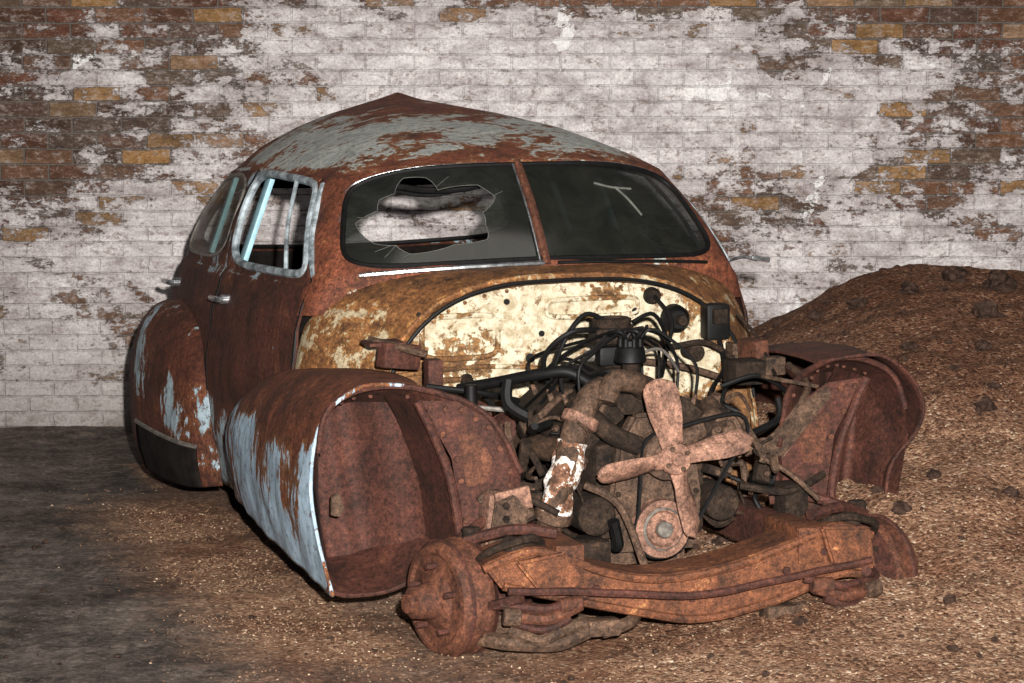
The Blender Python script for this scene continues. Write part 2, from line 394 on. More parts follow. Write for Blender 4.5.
def wtest(u, r, w):
    du = (u-w[1]+9) % 18-9
    return (abs(du/w[3])**w[5]+abs((r-w[2])/w[4])**w[5]), du
NU = 18*18
rs = [i/28 for i in range(29)]; rs[0] = .004
rs += [1+i/32 for i in range(1, 33)]+[2+i/30 for i in range(1, 31)]
P = []
g = G()
for i in range(NU):
    for r in rs: P.append((i*18/NU, r))
nr = len(rs); faces = []; rooff = []; keptv = set(); remv = {}
for i in range(NU):
    i2 = (i+1) % NU; uc = (i+.5)*18/NU
    for j in range(nr-1):
        rc = (rs[j]+rs[j+1])/2; f = [i*nr+j, i2*nr+j, i2*nr+j+1, i*nr+j+1]
        if rc > 2.14 and au(uc) < 3.0: continue
        hit = None
        if 1 < rc < 2:
            for w in WIN:
                if wtest(uc, rc, w)[0] < 1: hit = w; break
        if hit:
            for x in f: remv[x] = hit
        else: (rooff if (rc < 1 or (rc < 2.14 and au(uc) < 3.1)) else faces).append(f); keptv.update(f)
for x, w in remv.items():
    if x in keptv:
        u, r = P[x]; val, du = wtest(u, r, w); sc = val**(-1/w[5]) if val > 0 else 1
        P[x] = (w[1]+du*sc, w[2]+(r-w[2])*sc)
used = sorted(keptv); mp_ = {x: i for i, x in enumerate(used)}
g.add([S(*P[x]) for x in used], [[mp_[x] for x in f] for f in faces], 'body')
kk = g.m('roof'); g.f += [[mp_[x] for x in f] for f in rooff]; g.mi += [kk]*len(rooff)
def body_bias(p):
    if p.z > 1.33:
        b = .035*math.exp(-((p.y-2.0)/.5)**2)+.03*sst((p.x-.2)/.3)+.05*sst((-p.x-.25)/.2)
        b -= .12*sst((1.42-p.z)/.05)*sst((1.8-p.y)/.3)
        b -= .16*sst((p.z-1.48)/.04)
        return b+.02
    if p.z > .9: return -.06-.10*(p.y < 1.8)
    return -.19+.19*sst((.62-p.z)/.25)*sst((2.7-p.y)/.4)
g.done('body_shell', car, bias=body_bias, wob=.006, solid=.006, ang=60)
g = G()
g.grid(lambda a, b: S(a*18, .02+.98*b)-V((0, 0, .03)), 72, 16, 'lining')
g.grid(lambda a, b: S(lerp(3.0, 7.3, a), 2.02+.9*b)+V((-.035, 0, 0)), 30, 10, 'lining')
g.grid(lambda a, b: S(lerp(10.7, 15.0, a), 2.02+.9*b)+V((.035, 0, 0)), 30, 10, 'lining')
g.grid(lambda a, b: S(lerp(7.3, 10.7, a), 2.0+.9*b)+V((0, -.04, 0)), 30, 10, 'lining')
g.done('headlining', car, recalc=False)

# window frames and glazing
def wb(w, a, k=1.0):
    c, s = math.cos(a), math.sin(a); n = w[5]; rr = (abs(c)**n+abs(s)**n)**(-1/n)*k
    return w[1]+w[3]*c*rr, w[2]+w[4]*s*rr
gf = G(); gg = G()
for w in WIN:
    nm = w[0]; pts = [S(*wb(w, 2*math.pi*i/120)) for i in range(120)]
    if nm == 'ws':
        gf.tube(pts, .010, 'rubber', 8, smooth=False, closed=True)
        low = [S(-1.85+i*.13, 1.975) + V((0, -.012, 0)) for i in range(29)]
        gf.tube(low[:15], .008, 'chrome', 6, smooth=False); gf.tube(low[15:], .006, 'rubber', 6, smooth=False)
        up = [S(*wb(w, math.radians(a), 1.05))+V((0, -.004, 0)) for a in range(185, 356, 3)]
        gf.tube(up, .0035, 'chrome', 6, smooth=False)
    elif nm == 'rw': gf.tube(pts, .010, 'rubber', 8, smooth=False, closed=True)
    else: gf.tube(pts, .015 if nm[:2] == 'fd' else .008, 'trim' if nm[:2] == 'fd' else 'steel', 8, smooth=False, closed=True)
def fullglass(w, mat):
    vs = []; fs = []; K = 8; A = 64
    for kx in range(K+1):
        for i in range(A): vs.append(S(*wb(w, 2*math.pi*i/A, max(.001, kx/K)*.99)))
    for kx in range(K):
        for i in range(A): fs.append([kx*A+i, kx*A+(i+1) % A, (kx+1)*A+(i+1) % A, (kx+1)*A+i])
    gg.add(vs, fs, mat)
W = {w[0]: w for w in WIN}
w = W['ws']
def half(a, b):
    dr = (b*2-1)*.995; um = w[3]*(1-abs(dr)**w[5])**(1/w[5]); return S(lerp(.03, um, a), w[2]+w[4]*dr)
gg.grid(half, 24, 20, 'glass')
A = 144; vs = []; fs = []; random.seed(11); NJ = 18
jag = [random.uniform(-1, 1) for _ in range(NJ)]; hc, hr_ = -1.12, w[2]-.01
rim = []
for i in range(A):
    a = 2*math.pi*i/A; c, s = math.cos(a), math.sin(a)
    j = i/A*NJ; jj = lerp(jag[int(j) % NJ], jag[(int(j)+1) % NJ], j-int(j))
    inner = (hc+.66*c*(1+.30*jj), hr_+w[4]*.74*s*(1+.22*jj))
    lo, hi = 0, 6
    for _ in range(24):
        md = (lo+hi)/2; uu = hc+c*md; r2 = hr_+s*md*.4
        if uu < -.03 and wtest(uu, r2, w)[0] < .97: lo = md
        else: hi = md
    ou = (hc+c*lo, hr_+s*lo*.4)
    for t in (0, .5, 1): vs.append(S(lerp(inner[0], ou[0], t), lerp(inner[1], ou[1], t)))
    rim.append(vs[-3])
for i in range(A):
    for t in range(2):
        i2 = (i+1) % A; fs.append([i*3+t, i2*3+t, i2*3+t+1, i*3+t+1])
gg.add(vs, fs, 'glass2'); gg.tube(rim, .0012, 'smear', 5, smooth=False, closed=True)
for i in range(6):
    k_ = random.randrange(A); p0, p1 = vs[k_*3], vs[((k_+random.randint(-5, 5)) % A)*3+2]
    gg.tube([p0+V((0, -.002, 0)), p0.lerp(p1, random.uniform(.3, .8))+V((0, -.002, 0))], .0009, 'smear', 4, smooth=False)
fo = V((0, -.004, .001))
gg.tube([S(.72, 1.22)+fo, S(.9, 1.26)+fo, S(1.16, 1.27)+fo], .004, 'smear', 6); gg.tube([S(.95, 1.26)+fo, S(1.05, 1.38)+fo, S(1.13, 1.53)+fo], .004, 'smear', 6)
fullglass(W['rd1'], 'glass'); fullglass(W['rd-1'], 'glass3')
gg.done('window_glass', car, recalc=False)
gf.tube([S(0, 1.0), S(0, 1.3), S(0, 1.6), S(0, 2.0)], .017, 'drum', 8); gf.tube([S(-.06, 1.02)+V((0, -.012, 0)), S(-.06, 1.5)+V((0, -.012, 0)), S(-.06, 1.98)+V((0, -.012, 0))], .004, 'chrome', 8)
for sd in (1, -1):
    q = (lambda u: u) if sd > 0 else (lambda u: 18-u)
    gf.tube([S(q(u), 1.0)+V((sd*.006, 0, -.004)) for u in [3.1+i*.2 for i in range(21)]], .008, 'roof', 6)
    gf.tube([S(q(3.85), 1.05), S(q(3.72), 1.5), S(q(3.7), 1.94)], .008, 'trim', 8)
    for uu in (5.03, 3.04):
        gf.tube([S(q(uu), 1.0+x*.1)+V((.001*sd, 0, 0)) for x in range(0, 20)], .006, 'rubber', 6, smooth=False)
    gf.tube([S(q(2.98), 1.05+.1*i)+V((.002*sd, -.002, 0)) for i in range(10)], .012, 'trim', 6)
    for uu in (4.72, 6.35):
        p = S(q(uu), 2.13); n = V((sd, 0, 0))
        gf.tube([p, p+n*.035, p+n*.045+V((0, .03, 0)), p+n*.042+V((0, .13, -.004))], .011, 'chrome', 8)
        gf.cyl(p-n*.01, p+n*.03, .018, 'chrome')
        gf.cyl(p+V((0, .03, -.05))-n*.01, p+V((0, .03, -.05))+n*.012, .012, 'chrome')
    gf.tube([S(q(u), 2.02) for u in [3.0+i*.25 for i in range(20)]], .007, 'body', 6)
    gf.tube([S(q(5.03), 2.0+.05*i)+V((.001*sd, 0, 0)) for i in range(20)], .006, 'rubber', 6, smooth=False)
gf.done('window_frames_and_trim', car)

# interior
g = G()
for y in (2.2, 3.05):
    g.box((0, y, .48), (1.35, .5, .2), 'cloth', bev=.06); g.box((0, y+.30, .66), (1.35, .16, .38), 'cloth', (-10, 0, 0), .06)
g.box((0, 1.34, .88), (1.36, .16, .14), 'lining', bev=.04)
g.tube([(.36+.19*math.cos(a), 1.66-.05*math.sin(a), .93+.18*math.sin(a)) for a in [i*math.pi/12 for i in range(24)]], .012, 'rubber', 8, 2, closed=True)
g.tube([(.36, 1.66, .93), (.36, 1.3, .75)], .018, 'dark'); g.tube([(.18, 1.66, .93), (.54, 1.66, .93)], .008, 'dark')
g.box((0, 2.5, .19), (1.64, 2.6, .04), 'lining')
g.tube([(-.52, 1.50, 1.26), (-.42, 1.50, 1.285), (-.3, 1.50, 1.27), (-.15, 1.49, 1.275), (-.02, 1.48, 1.32)], .012, 'rubber')
g.tube([(-.5, 1.54, 1.29), (-.3, 1.53, 1.25), (-.15, 1.51, 1.275), (0, 1.50, 1.32)], .007, 'rubber')
for sd in (1, -1):
    g.box((sd*.70, 2.42, 1.12), (.02, .075, .36), 'cyan', (0, -sd*20, 0))
    g.box((sd*.70, 3.0, 1.12), (.02, .04, .34), 'cyan', (0, -sd*20, 0))
g.done('interior', car)

# cowl and firewall
def arch(y, ph):
    t = sst((y-.86)/.46); a = lerp(.675, .825, t); top = lerp(.995, 1.025, min(1, (y-.86)/.22)); n = lerp(3.0, 5.0, t); zb = .22
    c, s = math.cos(ph), math.sin(ph)
    return V((-a*(abs(c)**(2/n))*(1 if c > 0 else -1), y, zb+(top-zb)*abs(s)**(2/n)))
g = G(); g.grid(lambda a, b: arch(.86+.50*a, math.pi*b), 24, 100, 'cowl')
g.done('cowl', car, solid=.006, bias=lambda p: -.10 if p.z > .9 else .02, wob=.005)
g = G()
def fw(a, b):
    p = arch(.93, math.pi*b); c = V((0, .93, .6)); q = c+(p-c)*a*.99; q.y = .93; return q
g.grid(fw, 40, 100, 'firewall')
g.done('firewall', car, bias=lambda p: .06-.35*sst((.68-p.z)/.2)-.10*sst((abs(p.x)-.48)/.15)-.06*sst((p.z-.93)/.05), wob=.008)
g = G()
g.tube([arch(.855, math.pi*i/60)+V((0, 0, .006)) for i in range(6, 55)], .007, 'rubber', 8, smooth=False)
g.tube([arch(.90, math.pi*i/60)+V((0, 0, .010)) for i in range(3, 58)], .010, 'cowl', 8, smooth=False)
def rrect(cx, cz, hx, hz, n=5, N=40):
    o = []
    for i in range(N):
        a = 2*math.pi*i/N; c, s = math.cos(a), math.sin(a); r = (abs(c)**n+abs(s)**n)**(-1/n); o.append((cx+hx*c*r, .926, cz+hz*s*r))
    return o
g.tube(rrect(-.36, .82, .13, .07), .010, 'firewall', 8, smooth=False, closed=True)
g.prism([(p[0], p[2]) for p in rrect(-.24, .855, .07, .02, 3, 20)], .915, .93, 'firewall', .004)
g.tube(rrect(.10, .90, .16, .03), .009, 'firewall', 8, smooth=False, closed=True)
g.tube(rrect(-.40, .62, .10, .06), .010, 'firewall', 8, smooth=False, closed=True)
g.tube([(-.62, .92, .70), (-.3, .92, .72), (-.02, .92, .70)], .008, 'firewall')
for x, z, r in ((-.46, .70, .012), (-.12, .74, .016), (-.20, .93, .010), (.18, .82, .014), (-.50, .90, .008), (-.08, .82, .01), (.25, .88, .012)):
    g.rev([(0, .006), (r, .006), (r, 0)], (x, .925, z), (0, -1, 0), 'rubber', 14)
g.rev([(0, .03), (.02, .03), (.028, .02), (.03, 0)], (.31, .93, .93), (0, -1, 0), 'dark', 20)
g.box((.52, .88, .84), (.085, .07, .12), 'rubber', bev=.012); g.box((.52, .84, .86), (.05, .03, .05), 'dark')
g.rev([(0, .05), (.03, .05), (.045, .035), (.05, 0)], (.39, .93, .85), (0, -1, 0), 'rubber', 24); g.cyl((.39, .88, .85), (.39, .84, .85), .016, 'dark')
g.cyl((.44, .93, .74), (.44, .84, .74), .028, 'dark'); g.box((.60, .88, .72), (.06, .07, .09), 'brown')
g.tube([(.31, .9, .93), (.34, .82, .86), (.30, .75, .78), (.22, .6, .74)], .007, 'rubber')
g.tube([(.52, .84, .78), (.50, .75, .70), (.40, .6, .66), (.30, .4, .62)], .008, 'rubber')
g.tube([(.60, .88, .86), (.63, .8, .80), (.60, .6, .72), (.52, .3, .66)], .006, 'dark')
g.tube([(.20, .9, .80), (.32, .82, .77), (.45, .80, .78), (.56, .82, .72)], .010, 'dark'); g.tube([(.22, .9, .72), (.38, .82, .70), (.56, .82, .64)], .012, 'brown')
for i in range(26):
    p = arch(.9, math.pi*(i+1)/27); c = V((0, .9, .6)); q = c+(p-c)*.93
    if q.z > .5: g.bolt((q.x, .925, q.z), (0, -1, 0), .007, 'cowl')
g.box((-.62, .74, .79), (.14, .05, .08), 'inner', (0, 8, 20)); g.box((-.66, .78, .83), (.12, .12, .012), 'inner')
g.box((-.53, .66, .72), (.05, .06, .13), 'inner'); g.tube([(-.7, .80, .84), (-.62, .70, .82), (-.55, .66, .80)], .012, 'brown')
g.box((.60, .74, .74), (.05, .12, .10), 'drum', (0, -6, 8)); g.box((.60, .58, .72), (.07, .05, .06), 'brown')
g.done('firewall_fittings', car)
g = G(); g.tube([(.76, 1.34, 1.0), (.80, 1.30, 1.015), (.84, 1.27, 1.005)], .006, 'chrome'); g.box((.85, 1.26, 1.010), (.07, .012, .018), 'chrome', (0, 10, 0))
g.done('door_mirror_arm', car)

# fenders
FF = [
 [(-.66, .36, .735), (-.75, .36, .752), (-.85, .36, .745), (-.945, .38, .675), (-.985, .40, .56), (-.995, .41, .42), (-.985, .36, .28), (-.96, .29, .13)],
 [(-.64, .7, .735), (-.75, .7, .75), (-.87, .7, .74), (-.96, .7, .67), (-1.005, .7, .56), (-1.015, .7, .42), (-1.0, .7, .28), (-.97, .7, .15)],
 [(-.66, 1.1, .70), (-.76, 1.1, .715), (-.87, 1.1, .70), (-.955, 1.1, .635), (-1.0, 1.1, .53), (-1.01, 1.1, .42), (-1.0, 1.1, .30), (-.97, 1.1, .17)],
 [(-.72, 1.5, .65), (-.79, 1.5, .66), (-.87, 1.5, .645), (-.95, 1.5, .58), (-.99, 1.5, .49), (-1.0, 1.5, .4), (-.99, 1.5, .3), (-.96, 1.5, .19)],
 [(-.78, 1.8, .56), (-.82, 1.8, .56), (-.87, 1.8, .55), (-.92, 1.8, .50), (-.95, 1.8, .44), (-.96, 1.8, .38), (-.95, 1.8, .3), (-.93, 1.8, .2)],
 [(-.82, 2.0, .44), (-.84, 2.0, .44), (-.86, 2.0, .43), (-.87, 2.0, .41), (-.875, 2.0, .38), (-.875, 2.0, .34), (-.875, 2.0, .3), (-.87, 2.0, .25)]]
RF = [
 [(-.80, 2.32, .50), (-.83, 2.32, .50), (-.86, 2.32, .48), (-.87, 2.32, .44), (-.88, 2.32, .36), (-.88, 2.32, .3), (-.88, 2.32, .22), (-.87, 2.32, .14)],
 [(-.82, 2.45, .66), (-.87, 2.45, .66), (-.92, 2.45, .63), (-.96, 2.45, .54), (-.98, 2.45, .42), (-.985, 2.45, .32), (-.98, 2.45, .22), (-.96, 2.45, .12)],
 [(-.80, 2.78, .74), (-.87, 2.78, .755), (-.95, 2.78, .73), (-1.01, 2.78, .64), (-1.04, 2.78, .48), (-1.045, 2.78, .34), (-1.04, 2.78, .22), (-1.01, 2.78, .11)],
 [(-.76, 3.2, .75), (-.86, 3.2, .765), (-.95, 3.2, .74), (-1.02, 3.2, .65), (-1.05, 3.2, .50), (-1.055, 3.2, .35), (-1.05, 3.2, .22), (-1.02, 3.2, .11)],
 [(-.66, 3.58, .66), (-.76, 3.58, .67), (-.84, 3.58, .64), (-.91, 3.58, .56), (-.95, 3.58, .46), (-.96, 3.58, .34), (-.95, 3.58, .22), (-.93, 3.58, .11)],
 [(-.50, 3.82, .5), (-.58, 3.82, .5), (-.64, 3.82, .48), (-.69, 3.82, .43), (-.72, 3.82, .37), (-.73, 3.82, .3), (-.72, 3.82, .22), (-.70, 3.82, .12)]]
def surf(K, sd):
    KK = [[V((-p[0] if sd > 0 else p[0], p[1], p[2])) for p in row] for row in K]
    def f(a, b):
        t = a*(len(KK)-1); col = [cr([row[j] for row in KK], t) for j in range(8)]
        return cr(col, b*7)
    return f
for sd, nm in ((-1, 'a'), (1, 'b')):
    s = sd
    FK = [r[:] for r in FF]
    if sd > 0:
        FK[0] = [(-.66, .36, .755), (-.75, .34, .77), (-.87, .32, .765), (-.97, .32, .70), (-1.02, .33, .60), (-1.0, .36, .50), (-.93, .38, .40), (-.89, .36, .2)]
        FK[1] = [(x, y, z+.02) for x, y, z in FK[1]]
    f = surf(FK, sd); g = G(); g.grid(f, 60, 48, 'fender' if sd < 0 else 'inner')
    g.done('front_fender_'+nm, car, solid=.006, wob=.010,
           bias=lambda p: -.17*sst((p.z-.50)/.12)+.075*sst((.55-p.z)/.3)-.04*sst((p.y-1.3)/.3)+.10*sst((.75-p.y)/.3)*sst((p.z-.2)/.3)*sst((.62-p.z)/.1))
    g = G(); g.tube([f(0, i/30) for i in range(31)], .006, 'fender' if sd < 0 else 'inner', 8, smooth=False)
    TOP = [(.985, .45), (.955, .66), (.85, .735), (.69, .74), (.50, .67), (.42, .50)]
    BOT = [(.972, .15), (.90, .12), (.77, .13), (.62, .2), (.52, .3), (.42, .40)]
    if sd > 0:
        TOP = [(.985, .50), (.95, .68), (.84, .75), (.69, .76), (.50, .69), (.42, .53)]
        BOT = [(.90, .21), (.86, .2), (.77, .2), (.62, .2), (.52, .3), (.42, .40)]
    YY = [.37, .38, .38, .36, .22, .12]
    tv = [V((s*a, y, b)) for (a, b), y in zip(TOP, YY)]; bv = [V((s*a, y-.06*(i < 4), b)) for i, ((a, b), y) in enumerate(zip(BOT, YY))]
    def pf(a, b):
        p = cr(tv, a*5).lerp(cr(bv, a*5), b)
        d = .26*min(1, a*5)*sst((.80-a)/.45)*min(1, math.sin(math.pi*b)*2.6)
        p.y += d+.012*math.sin(a*34)*(a < .7)*min(1, math.sin(math.pi*b)*3); return p
    g.grid(pf, 80, 40, 'inner')
    g.tube([pf(i/30, 0)+V((0, -.004, 0)) for i in range(3, 31)], .010, 'inner', 8, smooth=False)
    g.tube([pf(i/30, 1) for i in range(31)], .008, 'inner', 8, smooth=False)
    pl = [(-.72, .725), (-.60, .715), (-.50, .65), (-.43, .50), (-.425, .40), (-.50, .36), (-.585, .27), (-.60, .40), (-.62, .55)]
    g.prism([(x*-s, z) for x, z in pl], .155, .17, 'inner', .004)
    for (x, z), (x2, z2) in zip(pl, pl[1:]+pl[:1]):
        for t in (0, .5):
            X = lerp(x, x2, t); Z = lerp(z, z2, t); X = lerp(X, -.53, .16); Z = lerp(Z, .52, .12)
            g.bolt((-s*X, .156, Z), (0, -1, 0), .010, 'drum')
    g.prism([(-s*x, z) for x, z in ((-.60, .62), (-.54, .62), (-.50, .54), (-.52, .47), (-.58, .46))], .148, .156, 'drum', .003)
    rib = [(-s*x, .15, z) for x, z in ((-.73, .725), (-.65, .56), (-.615, .42), (-.60, .26))]
    g.tube(rib, .014, 'inner')
    g.grid(lambda a, b: cr([V(r) for r in rib], a*3)+V((s*.03*b, .30*b, 0)), 20, 6, 'inner')
    for b in range(9):
        p = pf(.3+.06*b, .07); g.bolt((p.x, p.y-.004, p.z), (0, -1, 0), .007, 'drum')
    if sd < 0: g.prism([(-.93, .41), (-.905, .42), (-.89, .37), (-.905, .345), (-.93, .35)], .425, .44, 'brown', .002)
    g.done('wheelhouse_'+nm, car, wob=.006)
    f = surf(RF, sd); g = G(); g.grid(f, 50, 44, 'body')
    g.done('rear_fender_'+nm, car, solid=.006, wob=.004, bias=lambda p: -.09+.12*sst((p.z-.2)/.2)*sst((.62-p.z)/.2)*sst((2.9-p.y)/.3))
    g = G(); g.grid(lambda a, b: f(.13+.38*a, .76+.235*b)+V((s*.010, 0, 0)), 16, 10, 'lining')
    g.tube([f(.13+.38*a/12, .76)+V((s*.012, 0, 0)) for a in range(13)], .006, 'steel', 6)
    g.done('stone_guard_'+nm, car, solid=.006)

# engine
random.seed(21)
g = G()
g.box((0, .47, .42), (.36, .68, .30), 'dark', bev=.03); g.box((0, .47, .24), (.26, .62, .12), 'brown', bev=.03); g.cyl((0, .8, .42), (0, .93, .42), .18, 'dark')
for s in (-1, 1):
    g.box((s*.17, .47, .61), (.20, .64, .075), 'dark', (0, s*38, 0), .015)
    for i in range(7):
        for d in (-.07, .07):
            R = Matrix.Rotation(math.radians(s*38), 3, 'Y'); p = V((s*.17, .19+i*.093, .61))+R @ V((d, 0, .038)); g.bolt(p, R @ V((0, 0, 1)), .012, 'brown')
    for i in range(4):
        p = V((s*.17, .235+i*.155, .64)); g.cyl(p, p+V((s*.02, 0, .05)), .011, 'brown', .007)
    g.tube([(s*.25, .78, .52), (s*.27, .6, .53), (s*.27, .35, .53), (s*.25, .2, .55)], .038, 'brown', 12)
    for i in range(4): g.tube([(s*.16, .24+i*.15, .50), (s*.22, .24+i*.15, .51), (s*.27, .25+i*.15, .53)], .03, 'brown', 10)
g.box((0, .47, .67), (.20, .50, .07), 'dark', bev=.02)
for s in (-1, 1):
    for i in range(4): g.tube([(0, .47, .73), (s*.06, .3+.1*i, .72), (s*.14, .27+.13*i, .64)], .022, 'dark', 10)
g.box((0, .47, .735), (.12, .13, .05), 'dark', bev=.01); g.cyl((0, .47, .76), (0, .47, .83), .05, 'dark'); g.box((.0, .43, .80), (.13, .07, .06), 'rubber', bev=.012)
g.box((-.02, .44, .86), (.11, .08, .05), 'dark', bev=.012); g.cyl((.03, .43, .86), (.09, .42, .87), .018, 'dark')
g.rev([(.052, 0), (.06, .01), (.062, .05), (.05, .055), (.045, .02), (0, .02)], (0, .47, .86), (0, 0, 1), 'dark', 24)
g.cyl((-.07, .44, .80), (-.10, .44, .80), .018, 'steel'); g.tube([(.07, .42, .8), (.12, .35, .82), (.14, .25, .76)], .005, 'steel')
g.cyl((0, .30, .64), (0, .30, .80), .026, 'dark'); g.cyl((0, .30, .79), (0, .30, .84), .050, 'rubber', .043); g.cyl((0, .30, .84), (0, .30, .86), .033, 'rubber')
for i in range(8):
    a = i*math.pi/4; p = V((.032*math.cos(a), .30+.032*math.sin(a), .84)); g.cyl(p, p+V((0, 0, .025)), .008, 'rubber')
    s = -1 if i % 2 else 1; yk = .235+(i//2)*.155; e = V((s*.19, yk, .69))
    g.tube([p+V((0, 0, .025)), p+V((s*.03, 0, .05)), (s*(.10+.03*random.random()), lerp(.3, yk, .5), .83+.06*random.random()), (s*.19, yk, .75+.05*random.random()), e], .0055, 'rubber', 7)
g.tube([(-.02, .45, .90), (-.10, .44, .93), (-.17, .42, .86), (-.20, .45, .76)], .008, 'rubber'); g.tube([(-.06, .42, .88), (-.16, .40, .88), (-.23, .45, .80), (-.2, .5, .7)], .009, 'rubber')
g.tube([(.05, .42, .90), (.13, .44, .92), (.20, .5, .82), (.22, .6, .7)], .007, 'rubber')
for i in range(5):
    x0 = random.uniform(-.22, .0); g.tube([(x0, random.uniform(.2, .5), .70), (x0-.04, random.uniform(.2, .5), random.uniform(.74, .8)), (x0-.10, random.uniform(.3, .6), random.uniform(.70, .78)), (x0-.15, .6, random.uniform(.60, .7))], .006, 'rubber', 6)
g.prism([(-.13, .24), (.13, .24), (.15, .40), (.12, .58), (.07, .66), (-.07, .66), (-.12, .58), (-.15, .40)], .08, .13, 'brown', .012)
g.cyl((0, .10, .54), (0, .02, .54), .075, 'brown', .05); g.tube([(-.05, .08, .56), (-.14, .08, .60), (-.20, .12, .66), (-.22, .2, .68)], .030, 'dark', 12)
g.tube([(.05, .08, .56), (.14, .08, .60), (.20, .12, .64), (.22, .2, .66)], .030, 'brown', 12)
for a in range(10):
    t = a*.628; g.bolt((.125*math.cos(t), .078, .42+.15*math.sin(t)), (0, -1, 0), .009)
def pulley(c, r, w, mat, seg=36):
    g.rev([(0, 0), (r*.25, 0), (r*.3, .012), (r*.55, .014), (r*.62, .004), (r*.9, 0), (r, .003), (r*.93, w*.5), (r, w-.003), (r*.9, w), (0, w)], c, (0, 1, 0), mat, seg)
pulley((0, -.015, .54), .07, .03, 'brown'); pulley((-.01, .00, .32), .088, .05, 'pink'); g.cyl((-.01, -.02, .32), (-.01, .02, .32), .025, 'steel')
g.rev([(.060, 0), (.066, .006), (.066, .012), (.060, .015)], (-.01, -.008, .32), (0, 1, 0), 'steel', 30)
g.cyl((.22, .10, .60), (.22, .36, .60), .062, 'dark'); pulley((.22, .05, .60), .05, .03, 'brown'); g.box((.16, .2, .55), (.1, .06, .04), 'dark')
bp = [(-.098, .32), (-.085, .36), (-.066, .56), (-.04, .60), (.0, .612), (.20, .652), (.26, .64), (.272, .60), (.25, .565), (.085, .30), (.05, .25), (0, .232), (-.06, .245)]
g.tube([(x, .02, z) for x, z in bp], .007, 'rubber', 6, 4, closed=True)
def blade(ang, L=.245, wk=1.0):
    n = 16; mw = 6; R = Matrix.Rotation(ang, 3, 'Y'); vs = []
    for sidey in (0, .006):
        for i in range(n+1):
            t = i/n; r = .03+t*(L-.03)
            wd = (.030+.018*sst(t/.6))*wk
            if t > .8: wd *= math.sqrt(max(0.02, 1-((t-.8)/.2)**2))
            for j in range(mw+1):
                q = (j/mw-.5)*2*wd; tw = .55*sst(t/.25)
                vs.append(R @ V((q*math.cos(tw), -q*math.sin(tw)+sidey-.012*(1-(j/mw*2-1)**2), r))+V((.01, -.05, .54)))
    m1 = (n+1)*(mw+1); fs = []
    for i in range(n):
        for j in range(mw):
            a = i*(mw+1)+j; fs.append([a, a+1, a+mw+2, a+mw+1]); fs.append([m1+a, m1+a+mw+1, m1+a+mw+2, m1+a+1])
    for i in range(n):
        for j in (0, mw):
            a = i*(mw+1)+j; fs.append([a, a+mw+1, m1+a+mw+1, m1+a])
    for j in range(mw):
        a = n*(mw+1)+j; fs.append([a, a+1, m1+a+1, m1+a])
    g.add(vs, fs, 'pink')
for a, wk in ((-13, 1.1), (79, .82), (-99, .82), (166, .9)): blade(math.radians(a), .25, wk)
g.rev([(0, -.022), (.018, -.022), (.022, -.012), (.045, -.010), (.05, 0), (.05, .01)], (.01, -.055, .54), (0, 1, 0), 'pink', 24)
for i in range(4):
    t = math.radians(30+90*i); g.bolt((.01+.035*math.cos(t), -.066, .54+.035*math.sin(t)), (0, -1, 0), .008, 'brown')
g.tube([(-.13, .16, .73), (-.19, .12, .72), (-.25, .09, .64), (-.29, .07, .52), (-.33, .07, .40), (-.34, .12, .30)], .042, 'brown', 14)
vsn = len(g.v)
g.tube([(-.268, .08, .585), (-.29, .072, .52), (-.315, .068, .45), (-.333, .07, .38)], .046, 'white', 18, 10)
for i in range(vsn, len(g.v)):
    c = g.v[i]; g.v[i] = c+V((noise.noise(c*22), noise.noise(c*22+V((5, 0, 0))), noise.noise(c*22+V((0, 5, 0)))))*.014
g.cyl((-.232, .095, .665), (-.248, .09, .635), .058, 'pink'); g.cyl((-.33, .07, .39), (-.337, .08, .355), .058, 'brown')
g.tube([(-.16, .08, .70), (-.13, .10, .76), (-.05, .13, .75), (0, .2, .72)], .034, 'brown', 12)
g.tube([(-.48, .55, .70), (-.38, .45, .73), (-.28, .35, .76), (-.2, .3, .77), (-.12, .28, .72)], .018, 'rubber', 10)
g.tube([(-.24, .05, .46), (-.15, .0, .40), (-.08, -.02, .22)], .012, 'brown', 8)
g.cyl((-.20, .05, .36), (-.20, .20, .36), .06, 'dark'); g.cyl((.20, .04, .38), (.20, .2, .38), .055, 'dark'); g.box((-.24, .1, .24), (.16, .14, .10), 'dark', bev=.02)
for i in range(85):
    s = random.choice((-1, 1)); x = s*random.uniform(.12, .42); y = random.uniform(.0, .6); z = random.uniform(.26, .66)
    d = V((random.uniform(-.16, .16), random.uniform(-.08, .2), random.uniform(-.16, .12))); p = V((x, y, z))
    g.tube([p, p+d*.5+V((random.uniform(-.05, .05), 0, random.uniform(-.05, .05))), p+d], random.choice((.004, .006, .008, .012, .018)), random.choice(('dark', 'brown', 'rubber', 'brown')), 7)
for i in range(30):
    s = random.choice((-1, 1)); p = V((s*random.uniform(.14, .38), random.uniform(.06, .5), random.uniform(.26, .62)))
    g.box(p, (random.uniform(.02, .08), random.uniform(.02, .07), random.uniform(.02, .07)), random.choice(('dark', 'brown', 'dark')), (random.uniform(-30, 30), random.uniform(-30, 30), 0), .006)
    g.bolt(p+V((0, -.03, 0)), (0, -1, 0), .010, 'brown')
g.done('engine', car, wob=.003)

